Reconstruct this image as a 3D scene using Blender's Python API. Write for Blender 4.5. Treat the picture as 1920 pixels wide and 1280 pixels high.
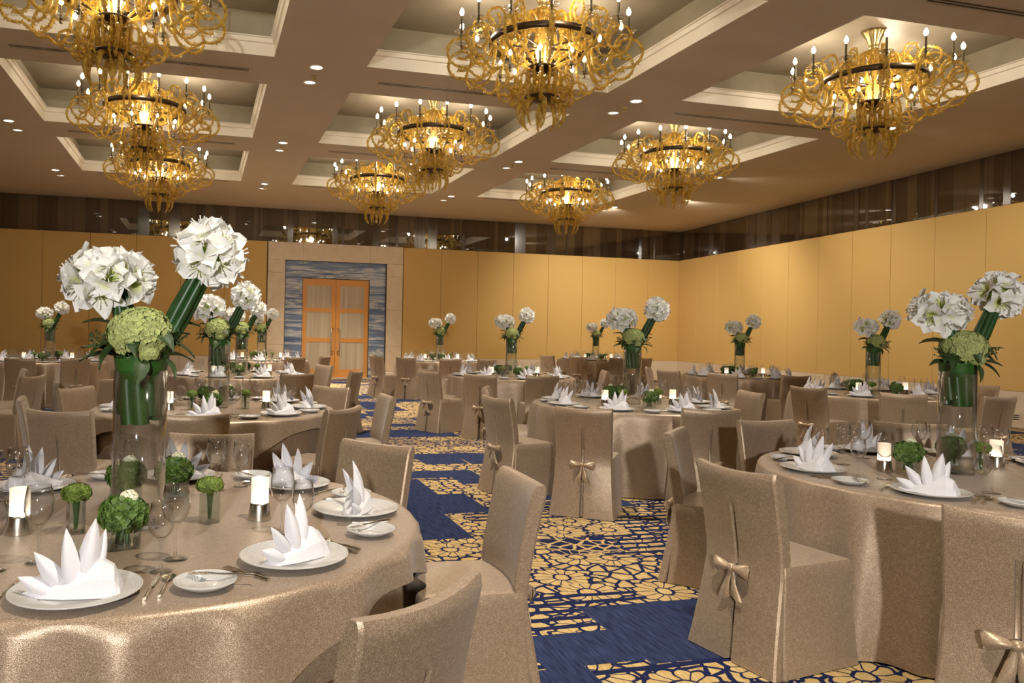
import bpy, math, random
from mathutils import Vector, Matrix
PI = math.pi
random.seed(7)
for o in list(bpy.data.objects):
    bpy.data.objects.remove(o)
SC = bpy.context.scene
COL = SC.collection
R_ = math.radians

def lin(r, g, b):
    f = lambda c: (c / 255 / 12.92) if c / 255 <= .04045 else ((c / 255 + .055) / 1.055) ** 2.4
    return (f(r), f(g), f(b), 1)

# ---------------------------------------------------------------- camera, world, exposure
YAW, ROLL = 0.2646, 0.0207
EYE = 1.48
cd = bpy.data.cameras.new('camera')
cam = bpy.data.objects.new('camera', cd)
COL.objects.link(cam)
fw = Vector((math.sin(YAW), math.cos(YAW), 0))
rt = Vector((math.cos(YAW), -math.sin(YAW), 0))
upv = Vector((0, 0, 1))
r2 = rt * math.cos(ROLL) + upv * math.sin(ROLL)
u2 = upv * math.cos(ROLL) - rt * math.sin(ROLL)
m = Matrix((r2, u2, -fw)).transposed().to_4x4()
m.translation = Vector((0, 0, EYE))
cam.matrix_world = m
cd.sensor_width = 36
cd.lens = 36 * 1500 / 1920
cd.shift_x = (960 - 785.1) / 1920
cd.shift_y = -(640 - 616.65) / 1920
cd.clip_start = .05
SC.camera = cam
w = bpy.data.worlds.new('world')
SC.world = w
w.use_nodes = True
w.node_tree.nodes['Background'].inputs[0].default_value = (1, .85, .68, 1)
w.node_tree.nodes['Background'].inputs[1].default_value = .03
SC.view_settings.view_transform = 'Standard'
SC.view_settings.look = 'None'
SC.view_settings.exposure = 0.2
SC.view_settings.gamma = 1
SC.view_settings.use_curve_mapping = False
cy = SC.cycles
cy.max_bounces = 12
cy.diffuse_bounces = 4
cy.glossy_bounces = 4
cy.transmission_bounces = 10
cy.transparent_max_bounces = 32
cy.caustics_reflective = False
cy.caustics_refractive = False
cy.sample_clamp_indirect = 4
cy.sample_clamp_direct = 30
cy.blur_glossy = .5

CEIL = 4.805
RX, DY = 14.977, 22.947            # back right corner of the room
A2 = -0.11256                      # the right wall is splayed by about six degrees
LX, NY = -7.6, -7.0                # left wall, wall behind the camera
CHAND_W, SPOT_W, CHAND_LOW = 13, 560, 48
WARM = (1, .90, .77)

def lamp(name, kind, loc, power, color=WARM, radius=.05, aim=None, size=80, blend=.5):
    d = bpy.data.lights.new(name, kind)
    d.energy = power
    d.color = color
    d.shadow_soft_size = radius
    o = bpy.data.objects.new(name, d)
    o.location = loc
    if kind == 'SPOT':
        d.spot_size = R_(size)
        d.spot_blend = blend
        v = Vector(aim) - Vector(loc) if aim else Vector((0, 0, -1))
        o.rotation_euler = v.to_track_quat('-Z', 'Y').to_euler()
    COL.objects.link(o)
    return o

# downlights: a pair at every beam crossing, a lamp at the first, only a faint lens glow at the second
DLX = [-3.17, 1.35, 5.93, 10.45]
DLY = [1.45, 5.85, 10.25, 14.65, 19.05]
AIM = {}
for i, x in enumerate(DLX):
    for j, y in enumerate(DLY):
        corner = (i, j) == (3, 4)
        wash = {(3, 4): (12.0, DY, .9), (3, 3): (13.9, 14.6, 1.1), (3, 2): (13.4, 10.2, 1.1)}.get((i, j))   # tilted at the walls
        lamp('downlight_lamp', 'SPOT', (x, y, CEIL - .06), (.36 if corner else (.36 if j == 3 else .28) if wash else 1) * SPOT_W * (.75, 1.5, 1.15, 1.5)[i] * (.75, .85, 1.0, 1.2, 1.9)[j], radius=.035, size=118 if wash else 88, blend=1 if wash else .75, aim=wash)
lamp('downlight_lamp', 'SPOT', (11.54, 17.4, CEIL - .06), SPOT_W * .8, radius=.035, size=125, blend=1, aim=(14.4, 19.6, 1.2))
lamp('downlight_lamp', 'SPOT', (3.4, 20.3, CEIL - .06), SPOT_W * 1.3, radius=.035, size=100, blend=.75)
# the photographer's lamp on a stand behind the camera, high on the left
KEY_W = 1900
lamp('studio_lamp', 'SPOT', (-1.6, -5.2, 2.9), KEY_W, color=(1, .97, .93), radius=.12, aim=(3.0, 8.0, .8), size=75, blend=.8)
# chandelier lamps
CHX, CHY = [-0.9, 3.66, 8.22], [8.4, 12.83, 17.26]
for i, x in enumerate(CHX):
    for j, y in enumerate(CHY):
        for k in range(3):
            a = k * 2 * PI / 3 + .5
            lamp('chandelier_lamp', 'POINT', (x + .72 * math.cos(a), y + .72 * math.sin(a), 5.0), CHAND_W, radius=.04)
        lamp('chandelier_lamp', 'POINT', (x, y, 4.56), CHAND_LOW, radius=.12)

# ---------------------------------------------------------------- mesh helpers
class MB:
    def __init__(s):
        s.v = []; s.f = []; s.sm = []; s.sharp = 0
    def add(s, vs, fs, smooth=False):
        n = len(s.v)
        s.v += [tuple(p) for p in vs]
        for f in fs:
            s.f.append(tuple(i + n for i in f)); s.sm.append(smooth)
    def box(s, x0, x1, y0, y1, z0, z1, M=None):
        vs = [(x, y, z) for z in (z0, z1) for y in (y0, y1) for x in (x0, x1)]
        if M: vs = [M @ Vector(p) for p in vs]
        s.add(vs, [(0, 2, 3, 1), (4, 5, 7, 6), (0, 1, 5, 4), (1, 3, 7, 5), (3, 2, 6, 7), (2, 0, 4, 6)])
    def bevbox(s, x0, x1, y0, y1, z0, z1, b):
        # box with chamfered front face (front = -y)
        vs = [(x0, y1, z0), (x1, y1, z0), (x1, y1, z1), (x0, y1, z1), (x0, y0 + b, z0), (x1, y0 + b, z0), (x1, y0 + b, z1), (x0, y0 + b, z1),
              (x0 + b, y0, z0 + b), (x1 - b, y0, z0 + b), (x1 - b, y0, z1 - b), (x0 + b, y0, z1 - b)]
        fs = [(8, 9, 10, 11), (4, 5, 9, 8), (5, 6, 10, 9), (6, 7, 11, 10), (7, 4, 8, 11), (0, 1, 5, 4), (1, 2, 6, 5), (2, 3, 7, 6), (3, 0, 4, 7), (3, 2, 1, 0)]
        s.add(vs, fs)
    def lathe(s, prof, n=24, smooth=True, cx=0, cy=0, cap=True, flute=0, nf=0):
        vs = []
        for r, z in prof:
            for k in range(n):
                a = 2 * PI * k / n
                rr = r * (1 + flute * math.cos(nf * a)) if flute else r
                vs.append((cx + rr * math.cos(a), cy + rr * math.sin(a), z))
        fs = []
        for i in range(len(prof) - 1):
            for k in range(n):
                k2 = (k + 1) % n
                fs.append((i * n + k, i * n + k2, (i + 1) * n + k2, (i + 1) * n + k))
        s.add(vs, fs, smooth)
        if cap:
            m = len(prof) - 1
            s.add([vs[k] for k in range(n)], [tuple(range(n - 1, -1, -1))])
            s.add([vs[m * n + k] for k in range(n)], [tuple(range(n))])
    def tube(s, pts, rad, n=6, cap=True, smooth=True, flat=1):
        pts = [Vector(p) for p in pts]
        if not isinstance(rad, (list, tuple)): rad = [rad] * len(pts)
        vs = []; prev = None
        for i, p in enumerate(pts):
            t = (pts[min(i + 1, len(pts) - 1)] - pts[max(i - 1, 0)])
            if t.length < 1e-9: t = Vector((0, 0, 1))
            t.normalize()
            if prev is None:
                prev = t.orthogonal().normalized()
            a = (prev - t * prev.dot(t))
            if a.length < 1e-6: a = t.orthogonal()
            a.normalize(); prev = a
            b = t.cross(a)
            for k in range(n):
                q = 2 * PI * k / n
                vs.append(p + (a * math.cos(q) + b * math.sin(q) * flat) * rad[i])
        fs = []
        for i in range(len(pts) - 1):
            for k in range(n):
                k2 = (k + 1) % n
                fs.append((i * n + k, i * n + k2, (i + 1) * n + k2, (i + 1) * n + k))
        s.add(vs, fs, smooth)
        if cap:
            m = len(pts) - 1
            s.add(vs[:n], [tuple(range(n - 1, -1, -1))])
            s.add(vs[m * n:], [tuple(range(n))])
    def grid(s, rows, smooth=True, closed=False):
        nr, nc = len(rows), len(rows[0])
        vs = [p for r in rows for p in r]
        fs = []
        for i in range(nr - 1):
            for k in range(nc if closed else nc - 1):
                k2 = (k + 1) % nc
                fs.append((i * nc + k, i * nc + k2, (i + 1) * nc + k2, (i + 1) * nc + k))
        s.add(vs, fs, smooth)
    def xf(s, M):
        s.v = [tuple(M @ Vector(p)) for p in s.v]
        return s
    def merge(s, o, M=None):
        s_n = len(s.v)
        s.v += [tuple(M @ Vector(p)) if M else p for p in o.v]
        s.f += [tuple(i + s_n for i in f) for f in o.f]
        s.sm += o.sm
    def mesh(s, name, mat):
        me = bpy.data.meshes.new(name)
        me.from_pydata(s.v, [], s.f)
        me.polygons.foreach_set('use_smooth', s.sm)
        me.materials.append(mat)
        me.update()
        if s.sharp: me.set_sharp_from_angle(angle=R_(s.sharp))
        return me
    def build(s, name, mat, parent=None, loc=None):
        return link(name, s.mesh(name, mat), parent, loc)

def link(name, me, parent=None, loc=None, rot=None):
    o = bpy.data.objects.new(name, me)
    COL.objects.link(o)
    if parent: o.parent = parent
    if loc: o.location = loc
    if rot: o.rotation_euler = rot
    return o
def empty(name, loc=(0, 0, 0), rz=0, label=None, cat=None, group=None):
    o = bpy.data.objects.new(name, None)
    o.empty_display_size = .1
    COL.objects.link(o)
    o.location = loc; o.rotation_euler = (0, 0, rz)
    return tag(o, label, cat, group)
def tag(o, label=None, cat=None, group=None):
    if label: o['label'] = label
    if cat: o['category'] = cat
    if group: o['group'] = group
    return o
def struct(o):
    o['kind'] = 'structure'
    return o
KIDS = {}
def children(o):
    return list(o.children)
def snapshot(root):
    return (root, [(c, [(g, []) for g in c.children]) for c in root.children])
def dup(snap, loc, rz=0, label=None, group=None, scale=None):
    root, kids = snap
    r = root.copy(); COL.objects.link(r)
    r.location = loc; r.rotation_euler = (0, 0, rz)
    if scale: r.scale = (scale,) * 3
    if label: r['label'] = label
    if group: r['group'] = group
    for c, gs in kids:
        n = c.copy(); COL.objects.link(n); n.parent = r
        for g, _ in gs:
            q = g.copy(); COL.objects.link(q); q.parent = n
    return r

# ---------------------------------------------------------------- materials
def new_mat(name):
    mt = bpy.data.materials.new(name)
    mt.use_nodes = True
    nt = mt.node_tree
    return mt, nt, nt.nodes['Principled BSDF']
class NT:
    def __init__(s, nt): s.nt = nt
    def n(s, typ, **kw):
        x = s.nt.nodes.new(typ)
        for k, v in kw.items(): setattr(x, k, v)
        return x
    def l(s, a, b): s.nt.links.new(a, b)
    def val(s, sock, v):
        if isinstance(v, (int, float)): sock.default_value = v
        elif isinstance(v, tuple): sock.default_value = v
        else: s.l(v, sock)
    def math(s, op, a, b=None, c=None, clamp=False):
        x = s.n('ShaderNodeMath', operation=op, use_clamp=clamp)
        s.val(x.inputs[0], a)
        if b is not None: s.val(x.inputs[1], b)
        if c is not None: s.val(x.inputs[2], c)
        return x.outputs[0]
    def mix(s, f, a, b):
        x = s.n('ShaderNodeMix', data_type='RGBA')
        s.val(x.inputs[0], f); s.val(x.inputs[6], a); s.val(x.inputs[7], b)
        return x.outputs[2]
    def noise(s, vec, scale, detail=3, rough=.5, dist=0):
        x = s.n('ShaderNodeTexNoise')
        if vec is not None: s.l(vec, x.inputs['Vector'])
        x.inputs['Scale'].default_value = scale; x.inputs['Detail'].default_value = detail
        x.inputs['Roughness'].default_value = rough; x.inputs['Distortion'].default_value = dist
        return x.outputs[0]
    def mapping(s, vec, scale=(1, 1, 1), loc=(0, 0, 0), rot=(0, 0, 0)):
        x = s.n('ShaderNodeMapping')
        s.l(vec, x.inputs[0])
        x.inputs['Scale'].default_value = scale; x.inputs['Location'].default_value = loc; x.inputs['Rotation'].default_value = rot
        return x.outputs[0]
    def coord(s, k='Object'):
        return s.n('ShaderNodeTexCoord').outputs[k]
    def ramp(s, f, stops):
        x = s.n('ShaderNodeValToRGB')
        s.val(x.inputs[0], f)
        el = x.color_ramp.elements
        while len(el) < len(stops): el.new(.5)
        for e, (p, c) in zip(el, stops): e.position = p; e.color = c
        return x.outputs[0]
    def bump(s, h, strength=.3, dist=.01):
        x = s.n('ShaderNodeBump')
        x.inputs['Strength'].default_value = strength; x.inputs['Distance'].default_value = dist
        s.l(h, x.inputs['Height'])
        return x.outputs[0]
def simple(name, col, rough=.5, metal=0, spec=None, noise=0, nscale=20, bump=0, trans=0, coat=0, ior=None, sheen=0, sub=0):
    mt, nt, p = new_mat(name)
    p.inputs['Base Color'].default_value = col
    p.inputs['Roughness'].default_value = rough
    p.inputs['Metallic'].default_value = metal
    if spec is not None: p.inputs['Specular IOR Level'].default_value = spec
    if ior: p.inputs['IOR'].default_value = ior
    p.inputs['Transmission Weight'].default_value = trans
    p.inputs['Coat Weight'].default_value = coat
    p.inputs['Sheen Weight'].default_value = sheen
    if noise or bump:
        k = NT(nt)
        nz = k.noise(k.coord(), nscale, 4)
        if noise:
            d = tuple(c * (1 - noise) for c in col[:3]) + (1,)
            e = tuple(min(1, c * (1 + noise)) for c in col[:3]) + (1,)
            k.l(k.ramp(nz, [(.3, d), (.7, e)]), p.inputs['Base Color'])
        if bump: k.l(k.bump(nz, bump), p.inputs['Normal'])
    return mt

def satin(name, a, b, rough=.42, metal=.25):
    # champagne jacquard: fine metallic flecks in the weave
    mt, nt, p = new_mat(name)
    k = NT(nt)
    c = k.coord()
    vo = k.n('ShaderNodeTexVoronoi', feature='F1'); k.l(c, vo.inputs['Vector']); vo.inputs['Scale'].default_value = 400
    fl = k.math('MULTIPLY', k.math('LESS_THAN', vo.outputs[0], .42), k.noise(c, 60, 2))
    col = k.mix(fl, a, b)
    k.l(col, p.inputs['Base Color'])
    p.inputs['Roughness'].default_value = rough
    p.inputs['Metallic'].default_value = metal
    p.inputs['Sheen Weight'].default_value = .15
    k.l(k.bump(k.math('ADD', k.math('MULTIPLY', vo.outputs[0], .5), k.math('MULTIPLY', k.noise(c, 5, 2, .5, .4), 9)), .16, .004), p.inputs['Normal'])
    return mt
def thin_glass(name, tint=(1, 1, 1, 1), ior=1.5, boost=1.0, solid=0.0):
    mt, nt, p = new_mat(name)
    nt.nodes.remove(p)
    k = NT(nt)
    out = [x for x in nt.nodes if x.type == 'OUTPUT_MATERIAL'][0]
    lw = k.n('ShaderNodeLayerWeight'); lw.inputs[0].default_value = .5
    fres = k.math('ADD', .045, k.math('MULTIPLY', k.math('POWER', lw.outputs['Facing'], 2.4), .95))
    t = k.n('ShaderNodeBsdfTransparent'); t.inputs[0].default_value = tint
    g = k.n('ShaderNodeBsdfGlossy'); g.inputs['Roughness'].default_value = .07
    mx = k.n('ShaderNodeMixShader')
    k.l(k.math('MULTIPLY', fres, boost, clamp=True), mx.inputs[0]); k.l(t.outputs[0], mx.inputs[1]); k.l(g.outputs[0], mx.inputs[2])
    res = mx.outputs[0]
    if solid:
        gb = k.n('ShaderNodeBsdfGlass'); gb.inputs['IOR'].default_value = 1.45; gb.inputs['Roughness'].default_value = 0
        m2 = k.n('ShaderNodeMixShader'); m2.inputs[0].default_value = solid
        k.l(res, m2.inputs[1]); k.l(gb.outputs[0], m2.inputs[2]); res = m2.outputs[0]
    k.l(res, out.inputs[0])
    return mt
def glow(name, col, strength):
    mt, nt, p = new_mat(name)
    p.inputs['Base Color'].default_value = (.8, .7, .5, 1)
    p.inputs['Emission Color'].default_value = col
    p.inputs['Emission Strength'].default_value = strength
    mt.cycles.emission_sampling = 'NONE'
    return mt

M = {}
M['chair'] = satin('chair_satin', lin(146, 124, 99), lin(230, 208, 180), .38, .32)
M['cloth'] = satin('table_satin', lin(146, 124, 100), lin(232, 211, 186), .38, .34)
M['bow'] = satin('bow_satin', lin(168, 145, 116), lin(220, 198, 168), .36, .3)
M['napkin'] = simple('napkin_linen', lin(214, 212, 216), .8, noise=.03, nscale=200, bump=.05, sheen=.2)
M['china'] = simple('white_china', lin(192, 190, 186), .16, coat=.4)
M['steel'] = simple('polished_steel', lin(215, 208, 195), .24, 1)
M['glass'] = thin_glass('wine_glass', (.99, .99, .99, 1), 1.5, 1.1)
M['vase'] = thin_glass('vase_glass', (.97, .985, .98, 1), 1.5, 1.1)
M['cube'] = thin_glass('cube_glass', (.95, .975, .96, 1), 1.5, 1.1)
M['bronze'] = simple('dark_bronze', lin(74, 60, 44), .38, .8)
M['candle_tube'] = simple('candle_tube', lin(120, 110, 84), .3, .85)
M['canopy'] = simple('brass_canopy', lin(200, 176, 116), .3, .9)
M['bulb'] = glow('bulb_glow', (1, .90, .72, 1), 30)
M['candle'] = glow('candle_glow', (1, .82, .62, 1), 1.0)
_k = NT(M['candle'].node_tree)
_z = _k.n('ShaderNodeSeparateXYZ'); _k.l(_k.coord(), _z.inputs[0])
_k.l(_k.math('ADD', .42, _k.math('MULTIPLY', _k.math('POWER', 2.718, _k.math('MULTIPLY', _k.math('SUBTRACT', _z.outputs[2], .075), -45)), 1.6)), _k.nt.nodes['Principled BSDF'].inputs['Emission Strength'])
M['lens'] = glow('downlight_glow', (1, .93, .80, 1), 9)
M['lens_dim'] = glow('downlight_lens', (1, .95, .85, 1), 1.2)  # second lens of each pair: weak glow in the material, no lamp behind
M['trimw'] = simple('white_trim', lin(226, 216, 196), .5, noise=.02, nscale=3)
M['ceil'] = simple('ceiling_paint', lin(204, 188, 166), .85, noise=.02, nscale=1.5)
M['coffer'] = simple('coffer_fabric', lin(158, 147, 122), .6, noise=.06, nscale=5)
M['leafsilver'] = simple('coffer_leaf', lin(160, 148, 126), .5, .2, noise=.06, nscale=3)
M['wain'] = simple('wainscot_paint', lin(216, 198, 172), .5, noise=.03, nscale=2)
M['stone'] = simple('limestone', lin(218, 198, 168), .45, noise=.06, nscale=6)
M['wood'] = simple('honey_wood', lin(218, 152, 76), .35, coat=.3)
M['backing'] = simple('wall_backing', lin(60, 42, 22), .8)
M['green'] = simple('stem_green', lin(50, 92, 34), .38, noise=.25, nscale=18, coat=.2)
M['darkgreen'] = simple('strap_leaf', lin(38, 74, 30), .4, noise=.25, nscale=30)
M['leaf'] = simple('foliage_leaf', lin(52, 72, 34), .5, noise=.3, nscale=25)
M['hydra'] = simple('hydrangea_lime', lin(168, 178, 110), .7, noise=.18, nscale=30)
M['posy'] = simple('posy_green', lin(110, 130, 50), .7, noise=.35, nscale=35)
M['lettuce'] = simple('posy_leaf', lin(80, 108, 42), .55, noise=.35, nscale=30)
M['grille'] = simple('slot_grille', lin(176, 158, 134), .5)
M['dark'] = simple('dark_gap', lin(66, 54, 42), .8)
M['rose'] = simple('cream_rose', lin(236, 232, 205), .6, noise=.05, nscale=30)

def make_amber():
    mt, nt, p = new_mat('amber_glass')
    k = NT(nt)
    c = k.coord()
    nz = k.noise(c, 22, 3, .6)
    k.l(k.ramp(nz, [(.32, lin(132, 94, 16)), (.52, lin(196, 154, 48)), (.72, lin(248, 222, 120))]), p.inputs['Base Color'])
    p.inputs['Roughness'].default_value = .12
    p.inputs['Coat Weight'].default_value = .6
    tl = k.n('ShaderNodeBsdfTranslucent'); tl.inputs[0].default_value = lin(238, 214, 136)
    tr = k.n('ShaderNodeBsdfTransparent'); tr.inputs[0].default_value = (1, .93, .68, 1)
    a = k.n('ShaderNodeMixShader'); a.inputs[0].default_value = .28
    k.l(p.outputs[0], a.inputs[1]); k.l(tl.outputs[0], a.inputs[2])
    b = k.n('ShaderNodeMixShader'); b.inputs[0].default_value = .30
    k.l(a.outputs[0], b.inputs[1]); k.l(tr.outputs[0], b.inputs[2])
    out = [x for x in nt.nodes if x.type == 'OUTPUT_MATERIAL'][0]
    k.l(b.outputs[0], out.inputs[0])
    return mt
M['amber'] = make_amber()

def make_petal():
    mt, nt, p = new_mat('amaryllis_petal')
    k = NT(nt)
    c = k.coord()
    ln = k.n('ShaderNodeVectorMath', operation='LENGTH'); k.l(c, ln.inputs[0])
    col = k.ramp(k.math('MULTIPLY', ln.outputs['Value'], 10), [(.12, lin(168, 190, 50)), (.34, lin(226, 230, 160)), (.55, lin(252, 251, 246))])
    k.l(col, p.inputs['Base Color'])
    p.inputs['Roughness'].default_value = .55
    tl = k.n('ShaderNodeBsdfTranslucent'); k.l(col, tl.inputs[0])
    a = k.n('ShaderNodeMixShader'); a.inputs[0].default_value = .18
    k.l(p.outputs[0], a.inputs[1]); k.l(tl.outputs[0], a.inputs[2])
    out = [x for x in nt.nodes if x.type == 'OUTPUT_MATERIAL'][0]
    k.l(a.outputs[0], out.inputs[0])
    return mt
M['petal'] = make_petal()

def make_mustard():
    mt, nt, p = new_mat('mustard_fabric')
    k = NT(nt)
    c = k.coord('Object')
    nz = k.noise(k.mapping(c, (60, 60, 900)), 1, 2)
    k.l(k.ramp(nz, [(.3, lin(200, 162, 92)), (.7, lin(214, 178, 106))]), p.inputs['Base Color'])
    p.inputs['Roughness'].default_value = .75
    p.inputs['Sheen Weight'].default_value = .1
    return mt
M['mustard'] = make_mustard()

def mirror(name, col, ior, rough):
    mt, nt, p = new_mat(name)
    p.inputs['Base Color'].default_value = col
    p.inputs['IOR'].default_value = ior
    p.inputs['Roughness'].default_value = rough
    k = NT(nt)
    k.l(k.ramp(k.noise(k.mapping(k.coord(), (9, 9, .3)), 1, 2), [(.3, col), (.7, tuple(c * 1.5 for c in col[:3]) + (1,))]), p.inputs['Base Color'])
    return mt
M['mir1'] = mirror('smoked_mirror', lin(38, 28, 18), 2.3, .015)
M['mir2'] = mirror('smoked_mirror_pale', lin(58, 45, 30), 2.7, .03)
M['mir3'] = mirror('smoked_strip_brushed', lin(56, 44, 32), 1.9, .16)

def make_marble():
    mt, nt, p = new_mat('blue_marble')
    k = NT(nt)
    c = k.n('ShaderNodeNewGeometry').outputs['Position']
    v = k.mapping(c, (.34, .34, 4.2))
    n1 = k.noise(v, 1.6, 6, .62, .8)
    n2 = k.noise(k.mapping(c, (.5, .5, 9)), 1.4, 4, .6, .5)
    col = k.ramp(n1, [(.30, lin(84, 100, 130)), (.46, lin(122, 138, 166)), (.53, lin(206, 206, 200)), (.58, lin(118, 134, 162)), (.75, lin(80, 92, 120))])
    col = k.mix(k.math('MULTIPLY', k.math('GREATER_THAN', n2, .62), .35), col, lin(204, 200, 186))
    k.l(col, p.inputs['Base Color'])
    p.inputs['Roughness'].default_value = .25
    return mt
M['marble'] = make_marble()

def make_pane():
    mt, nt, p = new_mat('door_fabric_pane')
    k = NT(nt)
    c = k.coord()
    nz = k.noise(k.mapping(c, (11, 1, .3)), 1, 3)
    k.l(k.ramp(nz, [(.25, lin(172, 156, 130)), (.75, lin(212, 198, 174))]), p.inputs['Base Color'])
    p.inputs['Roughness'].default_value = .25
    return mt
M['pane'] = make_pane()

def make_carpet():
    mt, nt, p = new_mat('blue_and_gold_carpet')
    k = NT(nt)
    pos = k.n('ShaderNodeNewGeometry').outputs['Position']
    sep = k.n('ShaderNodeSeparateXYZ'); k.l(pos, sep.inputs[0])
    X, Y = sep.outputs[0], sep.outputs[1]
    def cellrand(sx, sy, ox, oy, seed):
        # value that is constant over a rectangle sx by sy, neighbours staggered
        fy = k.math('FLOOR', k.math('DIVIDE', k.math('ADD', Y, oy), sy))
        st = k.math('MULTIPLY', k.math('FRACT', k.math('MULTIPLY', fy, .37)), sx)
        fx = k.math('FLOOR', k.math('DIVIDE', k.math('ADD', k.math('ADD', X, ox), st), sx))
        cb = k.n('ShaderNodeCombineXYZ'); k.l(fx, cb.inputs[0]); k.l(fy, cb.inputs[1]); cb.inputs[2].default_value = seed
        wn = k.n('ShaderNodeTexWhiteNoise', noise_dimensions='3D'); k.l(cb.outputs[0], wn.inputs['Vector'])
        return wn.outputs['Value']
    blue = k.math('MAXIMUM', k.math('LESS_THAN', cellrand(.66, .74, .10, .52, 1), .17), k.math('LESS_THAN', cellrand(.50, .37, .35, .1, 5), .14))
    striped = k.math('LESS_THAN', cellrand(.8, .55, .3, .22, 9), .44)
    scroll = k.math('LESS_THAN', cellrand(.5, .37, .1, .3, 13), .12)
    # flowers: petals and rings round voronoi centres
    wob = k.n('ShaderNodeVectorMath', operation='ADD'); k.l(pos, wob.inputs[0])
    nv = k.n('ShaderNodeTexNoise'); k.l(pos, nv.inputs['Vector']); nv.inputs['Scale'].default_value = 5
    sc = k.n('ShaderNodeVectorMath', operation='SCALE'); k.l(nv.outputs['Color'], sc.inputs[0]); sc.inputs['Scale'].default_value = .09
    k.l(sc.outputs[0], wob.inputs[1])
    vo = k.n('ShaderNodeTexVoronoi', voronoi_dimensions='2D', feature='F1'); k.l(wob.outputs[0], vo.inputs['Vector']); vo.inputs['Scale'].default_value = 2.5
    sub = k.n('ShaderNodeVectorMath', operation='SUBTRACT'); k.l(wob.outputs[0], sub.inputs[0])
    k.l(vo.outputs['Position'], sub.inputs[1])
    s2 = k.n('ShaderNodeSeparateXYZ'); k.l(sub.outputs[0], s2.inputs[0])
    th = k.math('ARCTAN2', s2.outputs[1], s2.outputs[0])
    rad = k.math('SQRT', k.math('ADD', k.math('MULTIPLY', s2.outputs[0], s2.outputs[0]), k.math('MULTIPLY', s2.outputs[1], s2.outputs[1])))
    pet = k.math('MULTIPLY', k.math('ABSOLUTE', k.math('SINE', k.math('MULTIPLY', th, 6.5))), rad)
    petline = k.math('LESS_THAN', pet, .025)
    scal = k.math('ADD', .155, k.math('MULTIPLY', k.math('ABSOLUTE', k.math('SINE', k.math('MULTIPLY', th, 6.5))), .03))
    ring = k.math('LESS_THAN', k.math('ABSOLUTE', k.math('SUBTRACT', rad, scal)), .011)
    ring2 = k.math('LESS_THAN', k.math('ABSOLUTE', k.math('SUBTRACT', rad, .055)), .009)
    ve = k.n('ShaderNodeTexVoronoi', voronoi_dimensions='2D', feature='DISTANCE_TO_EDGE'); k.l(wob.outputs[0], ve.inputs['Vector']); ve.inputs['Scale'].default_value = 9.5
    leafline = k.math('LESS_THAN', ve.outputs[0], .11)
    inside = k.math('LESS_THAN', rad, scal)
    flower = k.math('MAXIMUM', ring, k.math('MAXIMUM', k.math('MULTIPLY', inside, k.math('MULTIPLY', petline, k.math('GREATER_THAN', rad, .055))), ring2))
    lines = k.math('MAXIMUM', flower, k.math('MULTIPLY', k.math('SUBTRACT', 1, inside), leafline))
    stripe = k.math('LESS_THAN', k.math('FRACT', k.math('ADD', k.math('DIVIDE', Y, .105), k.math('MULTIPLY', k.noise(pos, 4, 2), .35))), .44)
    navyf = k.math('MAXIMUM', lines, k.math('MULTIPLY', striped, stripe))
    # drawn lines of gold on navy
    inv = k.math('MULTIPLY', scroll, k.math('SUBTRACT', 1, lines))
    navyf = k.math('MAXIMUM', k.math('MULTIPLY', navyf, k.math('SUBTRACT', 1, scroll)), inv)
    grain = k.noise(k.mapping(pos, (110, 7, 1), rot=(0, 0, .0)), 1, 3)
    gold = k.ramp(grain, [(.3, lin(172, 140, 84)), (.7, lin(210, 184, 130))])
    bluec = k.ramp(grain, [(.3, lin(22, 29, 56)), (.7, lin(56, 67, 102))])
    navy = lin(26, 34, 70)
    col = k.mix(navyf, gold, navy)
    col = k.mix(blue, col, bluec)
    k.l(col, p.inputs['Base Color'])
    p.inputs['Roughness'].default_value = .9
    p.inputs['Specular IOR Level'].default_value = .1
    k.l(k.bump(k.math('ADD', grain, k.noise(pos, 300, 2)), .25, .004), p.inputs['Normal'])
    return mt
M['carpet'] = make_carpet()

# ---------------------------------------------------------------- room shell
def wall_right_x(y): return RX + A2 * (DY - y)
b = MB()
b.box(LX - .3, RX + .6, NY - .3, DY + .4, -.12, 0)
struct(b.build('floor', M['carpet']))

# ceiling slab with nine coffer openings
CW, CD = 3.395, 3.257
xs = [LX - .3]
for x in CHX: xs += [x - CW / 2, x + CW / 2]
xs.append(RX + .6)
ys = [NY - .3]
for y in CHY: ys += [y - CD / 2, y + CD / 2]
ys.append(DY + .4)
b = MB()
for i in range(len(xs) - 1):
    for j in range(len(ys) - 1):
        if i % 2 == 1 and j % 2 == 1: continue
        x0, x1, y0, y1 = xs[i], xs[i + 1], ys[j], ys[j + 1]
        b.add([(x0, y0, CEIL), (x1, y0, CEIL), (x1, y1, CEIL), (x0, y1, CEIL)], [(0, 3, 2, 1)])
        b.add([(x0, y0, CEIL + .9), (x1, y0, CEIL + .9), (x1, y1, CEIL + .9), (x0, y1, CEIL + .9)], [(0, 1, 2, 3)])
ceil = struct(b.build('ceiling', M['ceil']))
TR, TOP = .225, .57       # white moulding height, recess depth
def ring(b, x0, x1, y0, y1, za, zb, ins_a, ins_b):
    A = [(x0 + ins_a, y0 + ins_a, za), (x1 - ins_a, y0 + ins_a, za), (x1 - ins_a, y1 - ins_a, za), (x0 + ins_a, y1 - ins_a, za)]
    B = [(x0 + ins_b, y0 + ins_b, zb), (x1 - ins_b, y0 + ins_b, zb), (x1 - ins_b, y1 - ins_b, zb), (x0 + ins_b, y1 - ins_b, zb)]
    b.add(A + B, [(k, (k + 1) % 4, 4 + (k + 1) % 4, 4 + k) for k in range(4)])
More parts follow.
